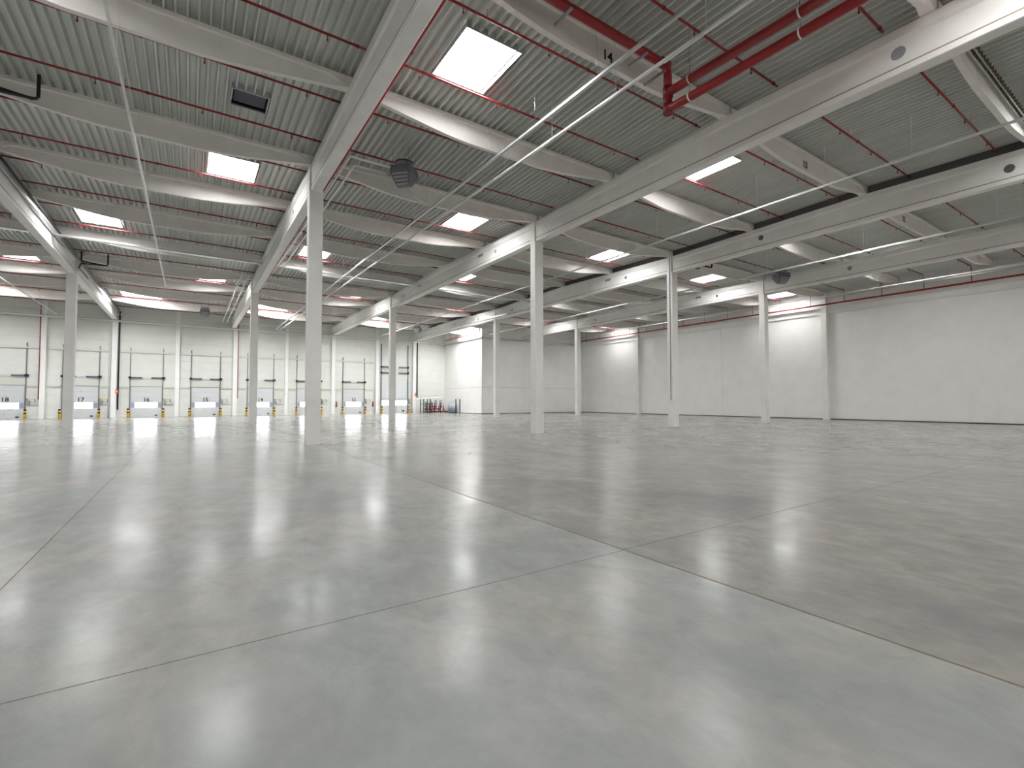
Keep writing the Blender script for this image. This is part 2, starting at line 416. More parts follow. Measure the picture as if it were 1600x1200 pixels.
# edge girder on the right wall
for s in range(3):
    y0, y1 = (s-1)*DY+0.28, s*DY-0.28
    if s == 2: y1 = BY-0.2
    t = thing('edge_girder', (XW-0.2, (y0+y1)/2, 10.86), 'white edge girder along the top of the right wall, '+span_lb[s].replace('the dock wall', 'the corner block'), 'girder', 'edge girders on the right wall')
    mb = MB(); mb.box(XW-0.30, y0, 10.86, XW-0.05, y1, 11.08); mb.build('bottom_flange', conc, t)
    ym = (y0+y1)/2; x0, x1 = XW-0.24, XW-0.05
    MB().loft([[(x0, y, 11.08), (x1, y, 11.08), (x1, y, gtop(y)-0.05), (x0, y, gtop(y)-0.05)] for y in (y0, s*DY-DY/2 if y0 < s*DY-DY/2 < y1 else ym, y1)]).build('web', conc, t)

# ---- secondary roof beams (fish-bellied)
def beam_mesh(L, end0=0.05, end1=0.05):
    """local: x from 0 to L, z measured from deck underside"""
    mb = MB(); tw, ww, bw = 0.16, 0.095, 0.085
    zt = -0.012; mid, endz = -0.86, -0.40; e = 0.02
    def zb(x):
        d = min(x, L-x)
        if d < 0.3: return endz
        if d < 3.5: return endz+(mid-endz)*(d-0.3)/3.2
        return mid
    st = [end0, 0.32, 0.78, 1.6, 2.6, 3.3, 3.7, 4.3, L-4.3, L-3.7, L-3.3, L-2.6, L-1.6, L-0.78, L-0.32, L-end1]
    def zsoft(x):
        d = min(x, L-x)
        if d <= 2.6: return endz+(mid-endz)*max(0, d-0.3)/3.4*1.0
        if d >= 4.3: return mid
        t = (d-2.6)/1.7; a = endz+(mid-endz)*2.3/3.4; sl = (mid-endz)/3.4*1.7
        return a+sl*t+(mid-a-sl)*t*t*(1.0) 
    rings = []
    for x in st:
        d = min(x, L-x); b = zsoft(x)
        f = -0.13 if d > 0.7 else (b+0.01 if d < 0.4 else None)
        w_ = ww if d > 0.7 else tw
        if f is None: f = -0.13
        rings.append([(x, -tw, zt), (x, -tw, f), (x, -w_, f-0.04 if d > 0.4 else b+0.005), (x, -bw if d > 0.4 else -tw, b), (x, bw if d > 0.4 else tw, b), (x, w_, f-0.04 if d > 0.4 else b+0.005), (x, tw, f), (x, tw, zt)])
    return mb.loft(rings)
bay_lb = ['in the far left bay', 'in the bay left of the floor joint', 'in the bay right of the floor joint', 'in the bay before the dark strip', 'in the bay after the dark strip', 'in the bay along the right wall']
XBB = ROWX+[47.05]
beam_me = {}
for i in range(6):
    x0, x1 = XBB[i], XBB[i+1]; L = x1-x0
    key = round(L, 2)
    if key not in beam_me: beam_me[key] = beam_mesh(L, 0.06, 0.06 if i < 5 else 0.3).mesh('beam_body', conc_beam)
    for k in range(-4, 8):
        if i == 5 and k > 5: continue
        if i == 0 and k < 2: continue
        y = k*B; z = roof(y)
        if k == -2 and i in (2, 3, 4): lb = f'white tapered roof beam painted with black number {14-(i-2)}'
        elif i < 5: lb = f'{NTH[8-k]} white tapered roof beam from the dock wall {bay_lb[i]}'
        else: lb = f'{NTH[6-k]} white tapered roof beam from the corner block {bay_lb[i]}'
        t = thing('roof_beam', (x0, y, z), lb, 'beam', 'tapered roof beams '+bay_lb[i])
        place(beam_me[key], 'beam_body', (0, 0, 0), t)
        if k == -2 and i in (2, 3, 4):
            me = text_mesh(str(14-(i-2)), 0.42, num_m); n = place(me, 'number', (5.75-(0.0 if i == 2 else (0.1 if i == 3 else 0.8)), -0.101, -0.60), t); n.rotation_euler = (math.pi/2, 0, 0)
# dark infill strip over the girder row with sleeves
for k in range(-4, 7):
    y0, y1 = k*B+0.18, (k+1)*B-0.18; x = 24.0
    mb = MB(); mb.loft([[(x-0.06, y, gtop(y)+0.005), (x+0.06, y, gtop(y)+0.005), (x+0.06, y, roof(y)-0.004), (x-0.06, y, roof(y)-0.004)] for y in (y0, y1)])
    o = mb.build('infill_strip', dark_m, None, (x, (y0+y1)/2, gtop((y0+y1)/2)))
    tag(o, f'{NTH[7-k]} dark grey infill strip from the dock wall, above the girder', 'infill strip', 'dark infill strips above the girder')

# ================================================================== SPRINKLER PIPES
def branch(L, heads):
    t = thing('sprinkler_branch', (0, 0, 0), 'thin red sprinkler branch pipe under the roof deck', 'pipe', 'red sprinkler branch pipes')
    MB().tube([(0.25, 0, 0), (L-0.2, 0, 0)], 0.036, 8).build('pipe', red_m, t)
    h = MB().cyl(0, 0, -0.16, 0.0, 0.014, 6).cyl(0, 0, -0.19, -0.15, 0.028, 6).mesh('sprinkler_head', red_dark)
    c = MB().tube([(-0.05, 0, 0), (0.05, 0, 0)], 0.05, 8).mesh('coupling', red_dark)
    hg = MB().cyl(0, 0, 0.03, 0.27, 0.007, 5).mesh('hanger_rod', track_m)
    for x in heads:
        place(h, 'sprinkler_head', (x, 0, 0), t); place(hg, 'hanger_rod', (x+0.75, 0, 0), t)
    place(c, 'coupling', (L*0.5, 0, 0), t); place(c, 'coupling', (L-0.45, 0, 0), t)
    return t
protos = {}
for i in range(6):
    x0, x1 = XBB[i], XBB[i+1]; L = x1-x0; key = round(L, 2)
    for m_ in range(-6, 16):
        y = 1.0+m_*B/2
        if y > YB-0.3 or (i == 5 and y > BY-0.3) or (i == 4 and y > BY-0.3): continue
        if i == 0 and y < 8: continue
        loc = (x0, y, roof(y)-0.26)
        lb = f'{NTH[16-m_]} red sprinkler pipe from the dock wall {bay_lb[i]}' if i < 4 else f'{NTH[12-m_]} red sprinkler pipe from the corner block {bay_lb[i]}'
        if key not in protos:
            protos[key] = branch(L-(0.65 if i == 5 else 0), [1.5, 4.4, 7.3, 10.2 if i < 5 else 9.6]); t = protos[key]; t.location = loc; t['label'] = lb; t['group'] = 'red sprinkler branches '+bay_lb[i]
        else: copy_tree(protos[key], loc, lb, 'red sprinkler branches '+bay_lb[i])
# main along the long floor joint girder
y0, y1 = -20.0, YB-0.6
t = thing('sprinkler_main', (0.36, 0, 11.2), 'red sprinkler main pipe clamped along the girder above the floor joint', 'pipe')
MB().tube([(0.36, y0, 11.2), (0.36, y1, 11.2)], 0.06, 10).build('pipe', red_m, t)
for m_ in range(-6, 16):
    y = 1.0+m_*B/2
    if y0 < y < y1-0.5:
        MB().tube(bend([(0.36, y, 11.2), (0.36, y, roof(y)-0.26), (0.6, y, roof(y)-0.26)], 0.1, 3), 0.03, 6).build('riser', red_m, t)
    if m_ % 2 == 0: MB().tube([(0.36, y+0.8, 11.2), (0.36, y+0.9, 11.2)], 0.08, 10).build('coupling', red_dark, t)
# main along the right wall
x = XW-0.75; z = 11.12
t = thing('sprinkler_main', (x, 0, z), 'long red sprinkler main pipe running along the right wall', 'pipe')
MB().tube([(x, -19.5, z), (x, BY-0.8, z)], 0.075, 10).build('pipe', red_m, t)
for m_ in range(-6, 12):
    y = 1.0+m_*B/2
    MB().tube(bend([(x, y, z), (x, y, roof(y)-0.26), (x-0.3, y, roof(y)-0.26)], 0.1, 3), 0.03, 6).build('riser', red_m, t)
    MB().box(x-0.02, y+1.2, z+0.05, XW-0.3, y+1.24, z+0.1).build('bracket', track_m, t)
# main on the corner block
x = BX-0.75; z = 11.12
t = thing('sprinkler_main', (x, BY+4, z), 'short red sprinkler main pipe high beside the corner block', 'pipe')
MB().tube(bend([(x+0.0, BY-0.6, z+0.6), (x, BY-0.6, z), (x, YB-2.0, z)], 0.2), 0.075, 10).build('pipe', red_m, t)
for y in (38.0, 40.9, 43.8):
    MB().tube([(x, y, z), (x, y, roof(y)+0.02)], 0.03, 6).build('riser', red_m, t); MB().box(x, y+0.5, z-0.12, BX-0.005, y+0.56, z-0.07).build('bracket', track_m, t)
# thick mains under beam 14
px, py = 7.55, -12.65
t = thing('sprinkler_header', (px, py, 10.8), 'pair of thick red fire mains joined by an upright below beam 14', 'pipe')
ZT, Z1, Z2 = 12.04, 11.22, 10.70
MB().tube(bend([(0.9, py, ZT), (px, py, ZT), (px, py, Z1)], 0.28, 6), 0.125, 14).build('top_pipe', red_m, t)
MB().tube(bend([(px, py, Z1+0.1), (px, py, Z2), (px+0.85, -34.0, Z2)], 0.22, 6), 0.122, 14).build('lower_pipe', red_m, t)
MB().tube([(px, py, Z1), (px+0.85, -34.0, Z1)], 0.128, 14).build('upper_pipe', red_m, t)
for zz, rr in ((Z1, 0.152), (Z2+0.02, 0.148)):
    MB().cyl(px, py, zz-0.16, zz+0.16, rr, 14).build('elbow_fitting', red_dark, t)
MB().tube([(px, py, ZT+0.02), (px-0.3, py, ZT+0.02)], 0.15, 14).build('elbow_fitting', red_dark, t)
for yy in (-13.4, -16.4, -19.4):
    for zz in (Z1, Z2):
        px2 = px+0.85*(py-yy)/(34+py)
        c = MB().tube([(px2, yy-0.02, zz), (px2, yy+0.02, zz)], 0.140 if zz == Z1 else 0.134, 14).build('pipe_clamp', white_m, t)
        MB().tube([(px2, yy, zz+0.11), (px2, yy, roof(yy)+0.0)], 0.008, 5).build('hanger_rod', track_m, t)
for xx in (px-1.15, px-4.0):
    MB().box(xx-0.03, py-0.2, ZT-0.19, xx+0.03, py+0.5, ZT-0.13).build('support_channel', grey_l, t)
MB().box(px-0.4, py-0.22, 11.62, px-0.34, py+0.6, 11.68).build('support_channel', track_m, t)
MB().box(px+0.1, py+0.05, 11.02, px+0.75, py+0.11, 11.08).build('support_channel', track_m, t)

# ================================================================== LIGHT LINES AND TRAYS
def light_line(x, z, y0, y1, label, wd=0.036, xe=None):
    xa, xe = x, (x if xe is None else xe)
    X = lambda y: xa+(xe-xa)*(y-y0)/(y1-y0)
    t = thing('light_trunking', (x, (y0+y1)/2, z), label, 'light fitting', 'light lines running toward the dock wall')
    MB().loft([[(X(y)-wd, y, z-0.02), (X(y)+wd, y, z-0.02), (X(y)+wd, y, z+0.045), (X(y)-wd, y, z+0.045)] for y in (y0, y1)]).build('trunking', white_m, t)
    rod = None; y = y0+1.0; j = 0
    while y < y1:
        x = X(y)
        MB().tube([(x, y, z+0.045), (x, y, roof(y)+0.0)], 0.008, 5).build('hanger_rod', white_m, t)
        if y+1.3 < y1:
            MB().box(x-wd*0.7, y+0.05, z-0.04, x+wd*0.7, y+1.25, z-0.02).build('lamp_module', white_m, t)
        y += 2.95; j += 1
light_line(-6.12, 10.75, -16, 24.0, 'thin white light line in the bay left of the floor joint')
light_line(6.0, 10.85, -19, 44.5, 'white light line in the bay right of the floor joint', 0.036, 4.95)
light_line(17.85, 10.95, -19.5, 44.0, 'white light line in the third bay before the dark strip')
light_line(29.75, 10.95, -19.5, 34.8, 'white light line in the bay after the dark strip')
light_line(41.9, 11.0, -19, 34.8, 'white light line in the bay along the right wall')
light_line(-16.1, 10.9, 20, 46.0, 'white light line in the far left bay near door 18')
def tray(name, pts, wd, hgt, label, cat, group=None, cable=True, parts=True):
    (xa, ya), (xb, yb), z = pts
    t = thing(name, ((xa+xb)/2, (ya+yb)/2, z), label, cat, group)
    alongY = abs(yb-ya) > abs(xb-xa)
    def bx(mb, off0, off1, z0, z1):
        if alongY: mb.loft([[(xx+off0, yy, z0), (xx+off1, yy, z0), (xx+off1, yy, z1), (xx+off0, yy, z1)] for xx, yy in ((xa, ya), (xb, yb))])
        else: mb.box(xa, ya+off0, z0, xb, ya+off1, z1)
        return mb
    bx(MB(), -wd/2, wd/2, z-0.01, z).build('tray_base', galv, t)
    bx(bx(MB(), -wd/2-0.004, -wd/2, z-0.01, z+hgt), wd/2, wd/2+0.008, z-0.01, z+hgt).build('tray_sides', galv, t)
    if cable:
        bx(MB(), -wd*0.3, wd*0.1, z+0.001, z+0.04).build('cable', black_m, t)
    n = int((abs(yb-ya)+abs(xb-xa))/2.95)
    for i in range(n+1):
        f = (i+0.5)/(n+1); X, Y = xa+(xb-xa)*f, ya+(yb-ya)*f
        o = wd/2+0.016
        p = (X+o, Y) if alongY else (X, Y+o)
        MB().tube([(p[0], p[1], z-0.012), (p[0], p[1], roof(p[1])+0.02)], 0.007, 5).build('hanger_rod', galv, t)
    return t
tray('cable_tray', ((5.0, -19.5), (4.45, 44.4), 10.85), 0.08, 0.06, 'silver cable tray with black cable beside the light line right of the joint', 'cable tray')
tray('cable_tray', ((-23.0, 16.4), (-11.75, 16.4), 11.62), 0.34, 0.08, 'wide silver cable tray crossing the far left bay', 'cable tray')
tray('cable_tray', ((-11.25, 16.4), (-0.25, 16.4), 11.62), 0.34, 0.08, 'wide silver cable tray crossing the bay left of the floor joint', 'cable tray')
tray('cable_tray', ((0.5, 16.4), (11.8, 16.4), 11.62), 0.34, 0.08, 'wide silver cable tray crossing the bay right of the floor joint', 'cable tray')
tray('cable_tray', ((12.3, 16.4), (23.75, 16.4), 11.62), 0.34, 0.08, 'wide silver cable tray crossing the third bay to the dark strip', 'cable tray')
tray('cable_tray', ((30.5, -19.5), (30.5, 34.5), 11.15), 0.16, 0.07, 'silver cable tray beside the light line after the dark strip', 'cable tray', cable=False)
tray('cable_tray', ((46.0, -19.5), (46.0, 34.6), 11.6), 0.1, 0.06, 'thin pale cable tray above the red main on the right wall', 'cable tray', cable=False)
tray('cable_tray', ((23.35, 20.0), (23.35, 45.0), 11.0), 0.22, 0.1, 'pale cable tray along the girder near the corner block', 'cable tray')
# dock wall lines
gseg = [-22.0]+[v for r_ in ROWX[1:5] for v in (r_-0.3, r_+0.3)]+[28.2]
for (a, b), nm in zip(zip(gseg[0::2], gseg[1::2]), ('doors 18 and 17', 'doors 16 and 15', 'doors 14 and 13', 'door 12 and beyond', 'the valve station')):
    t = thing('light_trunking', ((a+b)/2, 46.35, 11.45), f'white light line along the top of the dock wall above {nm}', 'light fitting', 'light lines along the dock wall')
    MB().box(a, 46.31, 11.42, b, 46.39, 11.50).build('trunking', white_m, t)
    for x in (a+0.5, (a+b)/2, b-0.5): MB().tube([(x, 46.35, 11.5), (x, 46.35, roof(46.3))], 0.008, 5).build('hanger_rod', galv, t)
t = thing('cable_duct', (0, 46.5, 10.8), 'pale cable duct above the dock doors crossing the wall columns', 'cable duct')
MB().box(-22, 46.44, 10.64, 28.8, 46.66, 10.80).build('duct', white_m, t)
MB().box(-22, 46.46, 10.805, 28.8, 46.60, 10.84).build('cable', grey_l, t)  # grey strip added to paint the dark shade line along the duct
for x in (-20, -14.3, -8.6, -2.8, 3.1, 9, 15, 21, 26.5): MB().box(x-0.03, 46.52, 10.60, x+0.03, YB-0.01, 10.64).build('bracket', galv, t)
# short link between trays
t = thing('cable_duct', (4.9, 45.4, 10.9), 'short white diagonal duct joining tray to the dock wall', 'cable duct')
MB().tube([(4.47, 44.45, 10.88), (5.6, 46.3, 10.90)], 0.06, 6).build('duct', white_m, t)
# small angled lamp near the cable tray
t = thing('emergency_lamp', (4.0, -1.2, 10.9), 'short angled silver lamp bar hung beside the cable tray', 'lamp')
MB().tube([(3.35, -2.1, 11.05), (4.7, -1.35, 10.92)], 0.045, 6).build('lamp_body', white_m, t)
MB().tube([(3.5, -2.0, 11.08), (3.5, -2.0, roof(-2))], 0.008, 5).build('hanger_rod', galv, t)
# cable ladder beside the nearest beam of the third bay
t = thing('cable_ladder', (18, -3*B-0.26, 12.2), 'dark cable ladder hooked along a roof beam of the third bay', 'cable tray')
MB().box(12.4, -3*B-0.32, 12.12, 23.6, -3*B-0.30, 12.2).box(12.4, -3*B-0.22, 12.12, 23.6, -3*B-0.2, 12.2).build('rails', galv, t)
hk = MB().box(-0.02, -0.16, -0.02, 0.02, 0.0, 0.16).mesh('hook', joint_m)
for i in range(37): place(hk, 'hook', (12.5+i*0.3-18, 0.06, -0.03), t)

# ================================================================== HEATERS
def heater(loc, rz, label):
    t = thing('unit_heater', loc, label, 'heater', 'grey unit heaters under the roof')
    MBo = MB()
    def P(mb, name, m, par=None): o = mb.build(name, m, None, (0, 0, 0)); o.parent = par or t; return o
    hous = P(MB().loft([[(-.42, -.40, .28), (.42, -.40, .28), (.42, .40, .28), (-.42, .40, .28)], [(-.46, -.44, .05), (.46, -.44, .05), (.46, .44, .05), (-.46, .44, .05)], [(-.46, -.44, -.05), (.46, -.44, -.05), (.46, .44, -.05), (-.46, .44, -.05)], [(-.30, -.12, -.52), (.30, -.12, -.52), (.30, .10, -.52), (-.30, .10, -.52)]]), 'housing', grey_m)
    fr = P(MB().cyl(0, 0, .28, .46, .38, 18), 'fan_ring', grey_l)
    P(MB().cyl(0, 0, .46, .50, .40, 18), 'fan_guard', black_m, fr)
    for i in range(4):
        f = (i+0.5)/4; y0 = -.44+(.32)*f; z0 = -.05-.47*f
        P(MB().box(-.34+.1*f, y0-.05, z0-.045, .34-.1*f, y0+.0, z0+.02), 'louvre', louv_m, hous)
    for sx, sy in ((-.36, -.34), (.36, -.34), (.36, .34), (-.36, .34)):
        P(MB().cyl(sx, sy, .27, roof(loc[1])-loc[2]+0.02, .008, 5), 'hanger_rod', track_m)
    t.rotation_euler = (0, 0, rz); return t
heater((3.05, -2.55, 11.50), math.radians(-45), 'grey unit heater with pale louvres hung right of the long floor joint')
heater((-3.22, 39.4, 11.42), math.radians(0), 'grey unit heater hung before the dock wall above door 15')
heater((20.9, 38.8, 11.42), math.radians(-40), 'grey unit heater with white outlet hung before the drive-in door')
heater((33.6, -2.75, 11.40), math.radians(-30), 'grey unit heater hung in the bay after the dark strip')
def hangers(t, pts):
    for x, y, z in pts: MB().tube([(x, y, z), (x, y, roof(y)+0.02)], 0.008, 5).build('hanger_rod', galv, t)
for j, (dx, y1, lab) in enumerate(((0.72, 18.0, 'white lagged heating pipe from the grey heater, closer to the girder'), (1.06, 18.3, 'white lagged heating pipe from the grey heater, farther from the girder'))):
    yy = -2.75+0.6*j; z = 11.55-0.02*j
    t = thing('heating_pipe', (dx, 6, z), lab, 'pipe', 'white heating pipes beside the floor joint girder')
    MB().tube(bend([(2.35, yy, z), (dx, yy, z), (dx, y1, z)], 0.08, 3), 0.05, 8).build('pipe', white_m, t); hangers(t, [(dx, y, z+0.05) for y in (1.5, 7.4, 13.3)])
for j, (dx, lab) in enumerate(((-1.25, 'white lagged heating pipe near dock door 15, farther from the girder'), (-0.80, 'white lagged heating pipe near dock door 15, closer to the girder'))):
    t = thing('heating_pipe', (dx, 32, 11.45), lab, 'pipe', 'white heating pipes near dock door 15')
    MB().tube([(dx, 19.5, 11.45), (dx, 45.8, 11.45)], 0.06, 8).build('pipe', white_m, t); hangers(t, [(dx, y, 11.51) for y in (21.4, 27.6, 32.4, 38.6, 43.5)])
# smoke vent
vx0, vy0, vx1, vy1 = vent; z = roof(-2.9)
t = thing('smoke_vent', ((vx0+vx1)/2, (vy0+vy1)/2, z), 'dark square smoke vent with louvre blades in the roof deck', 'roof vent')
mb = MB(); tt = 0.03
mb.box(vx0-tt, vy0-tt, z-0.03, vx0, vy1+tt, z+0.4).box(vx1, vy0-tt, z-0.03, vx1+tt, vy1+tt, z+0.4).box(vx0, vy0-tt, z-0.03, vx1, vy0, z+0.4).box(vx0, vy1, z-0.03, vx1, vy1+tt, z+0.4)
mb.build('frame', galv, t)
MB().box(vx0, vy0, z+0.36, vx1, vy1, z+0.4).box(vx0, vy0, z+0.19, vx0+0.01, vy1, z+0.36).box(vx1-0.01, vy0, z+0.19, vx1, vy1, z+0.36).box(vx0, vy1-0.01, z+0.02, vx1, vy1, z+0.36).build('hood', ext_m, t)
for i in range(3):
    y = vy0+0.2+0.28*i; MB().loft([[(x, y, z+0.16), (x, y+0.1, z+0.04), (x, y+0.115, z+0.05), (x, y+0.015, z+0.17)] for x in (vx0+0.06, vx1-0.06)]).build('blade', grey_m, t)
# black rain pipes
def drain(path, r, label, loc):
    o = MB().tube(bend(path, 0.12, 4), r, 8).build('rain_pipe', black_m, None, loc); return o
gx = -11.5
for nm, (x, y, dr) in {'a': (-9.35, -0.7, 1), 'b': (-10.2, 23.0, 1), 'c': (26.7, -0.9, -1)}.items():
    lab = {'a': 'black rain pipe loop under the deck in the bay left of the joint', 'b': 'black rain pipe loop beside the column before dock door 17', 'c': 'black rain pipe loop beside the conduit column'}[nm]
    t = thing('rain_pipe', (x, y, 11.6), lab, 'pipe', 'black rain pipes')
    zl = 11.62
    MB().tube(bend([(x-0.75, y, roof(y)-0.01), (x-0.75, y, zl+0.12), (x+0.55, y+0.1, zl+0.02)], 0.12), 0.05, 8).build('drop', black_m, t)
    gxx = (-11.5 if dr > 0 else 24.0)+0.38*1
    MB().tube(bend([(x+0.7, y, roof(y)-0.01), (x+0.7, y, zl), (x-0.8, y, zl-0.05), (x-0.8, y, zl-0.3), (gxx, y+0.2, zl-0.3), (gxx, y+4, zl-0.3)], 0.12), 0.05, 8).build('collector', black_m, t)
o = MB().tube([(-11.12, -14, 12.0), (-11.12, 47.0, 12.0)], 0.06, 8).build('rain_pipe', black_m, None, (-11.12, 16, 12.0)); tag(o, 'long black rain pipe along the girder left of the floor joint bay', 'pipe')
o = MB().box(-11.22, -14, 11.70, -11.14, 46.8, 11.82).build('cable_duct', galv, None, (-11.18, 16, 11.7)); tag(o, 'thin silver cable duct along the left girder web', 'cable duct')
for x, zb, lab in ((-11.07, 0.9, 'black downpipe on the wall column between doors 17 and 16'), (24.36, 2.4, 'black downpipe on the wall column by the valve station')):
    t = thing('downpipe', (x, YB-0.15, zb), lab, 'pipe', 'black downpipes on the dock wall')
    MB().tube([(x, YB-0.15, zb), (x, YB-0.15, 11.9)], 0.075, 10).build('pipe', black_m, t)
    for zz in (3.0, 5.6, 8.2): MB().box(x-0.1, YB-0.12, zz-0.02, x+0.1, YB, zz+0.02).build('bracket', track_m, t)
for x, zb, lab in ((-17.5, 2.0, 'thin red standpipe left of the wall column by door 18'), (0.52, 2.2, 'thin red standpipe right of the wall column by door 15')):
    o = MB().tube([(x, YB-0.2, zb), (x, YB-0.2, 12.1)], 0.04, 8).build('standpipe', red_m, None, (x, YB-0.2, zb)); tag(o, lab, 'pipe')
    for zz in (4.0, 8.5): MB().box(x-0.06, YB-0.2, zz, x+0.06, YB-0.002, zz+0.04).build('pipe_clip', track_m, o, (x, YB-0.2, zz))
for x, zb, lab in ((-11.86, 0.0, 'white downpipe left of the wall column between doors 17 and 16'), (17.78, 0.0, 'white downpipe left of the wall column by door 12'), (23.45, 0.0, 'white downpipe left of the wall column by the drive-in door')):
    o = MB().tube(bend([(x, YB-0.18, zb), (x, YB-0.18, 10.75), (x-1.0, YB-0.18, 10.80)], 0.2), 0.06, 8).build('downpipe', white_m, None, (x, YB-0.18, zb)); tag(o, lab, 'pipe')
for x, z, lab in ((-11.16, 2.9, 'small orange alarm box beside the black downpipe near door 16'), (23.95, 2.75, 'small orange alarm box on the column by the valve station')):
    t = thing('alarm_box', (x, YB-0.42, z), lab, 'alarm box', 'orange alarm boxes')
    MB().box(x-0.11, YB-0.48, z-0.22, x+0.11, YB-0.40, z+0.22).build('case', orange_m, t)
    MB().box(x-0.05, YB-0.49, z-0.06, x+0.05, YB-0.48, z+0.06).build('button', white_m, t)

# ================================================================== DOCK DOORS
def dock_door(cx, n):
    t = struct(f'door_{n}', (cx, YB, 0), label=f'white sectional dock door numbered {n} with a bright window strip')
    W, H = 1.42, 3.46; yf = YB-0.04; ph = H/6
    for i in range(6):
        if i == 2:
            continue
        z0 = i*ph
        MB().box(cx-W, yf, z0+0.008, cx+W, YB+0.03, z0+ph-0.004).build('door_panel', door_m, t)
    z0 = 2*ph
    wp_ = MB().box(cx-W, yf+0.012, z0-0.10+0.008, cx+W, YB+0.03, z0+ph-0.004).build('window_section', door_m, t)
    za, zb = 1.08, 1.66
    MB().box(cx-1.02, yf-0.006, za, cx-0.012, yf+0.012, zb).box(cx+0.012, yf-0.006, za, cx+1.02, yf+0.012, zb).build('pane', dpane_m, wp_)
    MB().box(cx-1.38, yf-0.006, za, cx-1.03, yf+0.012, zb).box(cx+1.03, yf-0.006, za, cx+1.38, yf+0.012, zb).build('end_pane', blue_m, wp_)
    for s in (-1, 1):
        x = cx+s*1.5
        MB().box(x-0.04, YB-0.12, 0, x+0.04, YB-0.01, 7.9).build('track', track_m, t)
        MB().box(x-0.13 if s < 0 else x-0.08, YB-0.26, 4.38, x+0.08 if s < 0 else x+0.2, YB-0.02, 4.62).build('bearing_plate', black_m, t)
        MB().tube([(cx+s*0.42, YB-0.16, 4.5), (cx+s*1.42, YB-0.16, 4.5)], 0.075, 10).build('spring', spring_m, t)
    MB().tube([(cx-1.5, YB-0.16, 4.5), (cx+1.5, YB-0.16, 4.5)], 0.02, 6).build('spring_shaft', galv, t)
    MB().box(cx-1.44, YB-0.05, 3.52, cx+1.44, YB-0.005, 4.2).build('header_board', header_m, t)
    MB().box(cx-1.46, YB-0.06, 3.46, cx+1.46, YB-0.004, 3.52).build('header_seal', track_m, t)
    MB().box(cx+0.80, yf-0.03, 0.14, cx+1.05, yf, 0.28).build('step_handle', black_m, t)
    for z in (0.5, 0.88, 2.32, 2.88): MB().box(cx-0.045, yf-0.012, z-0.02, cx+0.045, yf, z+0.02).build('hinge', track_m, t)
    nb = place(text_mesh(str(n), 0.62, num_m), 'number', (0, -0.046, 1.98), t); nb.rotation_euler = (math.pi/2, 0, 0)
    MB().box(cx-1.45, YB-0.5, 0.0, cx+1.45, YB-0.06, 0.006).build('leveller_plate', grey_l, t)
def bollard_proto():
    t = thing('bollard', (0, 0, 0), 'yellow bollard with black bands', 'bollard')
    def P(mb, n, m): o = mb.build(n, m, None, (0, 0, 0)); o.parent = t; return o
    post = P(MB().cyl(0, 0, 0, 1.0, 0.105, 14), 'post', yel_m)
    for z0, z1 in ((0.83, 1.02), (0.52, 0.68)): MB().cyl(0, 0, z0, z1, 0.111, 14).build('band', black_m, None, (0, 0, 0)).parent = post
    P(MB().box(-0.14, -0.14, 0, 0.14, 0.14, 0.012), 'base_plate', yel_m)
    return t
bp = None
def bollard(x, lab):
    global bp
    loc = (x, YB-0.46, 0)
    if bp is None: bp = bollard_proto(); bp.location = loc; bp['label'] = lab; bp['group'] = 'yellow and black bollards at the dock doors'
    else: copy_tree(bp, loc, lab, 'yellow and black bollards at the dock doors')
def dock_light(x, n):
    t = thing('dock_light', (x, YB-0.1, 1.9), f'amber swing arm dock lamp right of dock door {n}', 'lamp', 'dock lamps')
    MB().box(x-0.34, YB-0.32, 2.02, x+0.36, YB-0.26, 2.08).build('arm', amber_m, t)
    MB().box(x-0.36, YB-0.3, 1.98, x-0.28, YB, 2.12).build('wall_bracket', track_m, t)
    MB().cyl(x+0.30, YB-0.29, 1.74, 2.02, 0.05, 8, 0.035).build('lamp_head', track_m, t)
    t = thing('control_box', (x-0.2, YB-0.1, 1.4), f'grey dock control box right of dock door {n}', 'control box', 'dock control boxes')
    MB().box(x-0.32, YB-0.16, 1.45, x-0.10, YB, 1.92).build('case', grey_l, t)
    MB().box(x-0.29, YB-0.17, 1.6, x-0.13, YB-0.16, 1.85).build('panel', louv_m, t)
    MB().box(x-0.22, YB-0.05, 1.38, x+0.55, YB-0.01, 1.41).build('conduit', grey_l, t)
for cx, n in DOORS:
    if n == 19: continue
    dock_door(cx, n)
    bollard(cx-1.58, f'yellow and black bollard left of dock door {n}'); bollard(cx+1.58, f'yellow and black bollard right of dock door {n}')
    dock_light(cx+1.95, n)
# drive-in door
x0, x1, H = DRIVE; cx = (x0+x1)/2
t = struct('door_11', (cx, YB, 0), label='tall drive-in sectional door with window row beside the valve station')
nP = 8; ph = H/nP; yf = YB-0.04
for i in range(nP):
    if i == 2: continue
    MB().box(x0+0.03, yf, i*ph+0.008, x1-0.03, YB+0.03, (i+1)*ph-0.004).build('door_panel', door_m, t)
ws = MB().box(x0+0.03, yf+0.012, 2*ph, x1-0.03, YB+0.03, 3*ph).build('window_section', door_m, t)
for i in range(5):
    a = x0+0.12+i*0.75; MB().box(a, yf-0.006, 2*ph-0.04, a+0.70, yf+0.012, 3*ph+0.02).build('pane', dpane_m, ws)
MB().box(x0+2.3, yf-0.02, 0.05, x0+2.34, yf, 2.05).box(x0+3.1, yf-0.02, 0.05, x0+3.14, yf, 2.05).build('wicket_frame', track_m, t)
MB().box(x0+0.03, yf-0.02, 2.12, x1-0.03, yf, 2.17).build('panel_seal', track_m, t)
for i in range(4):
    for k in range(4): MB().box(x0+0.6+k*0.85, yf-0.012, 2.75+0.55*i, x0+0.66+k*0.85, yf, 2.79+0.55*i).build('hinge', track_m, t)
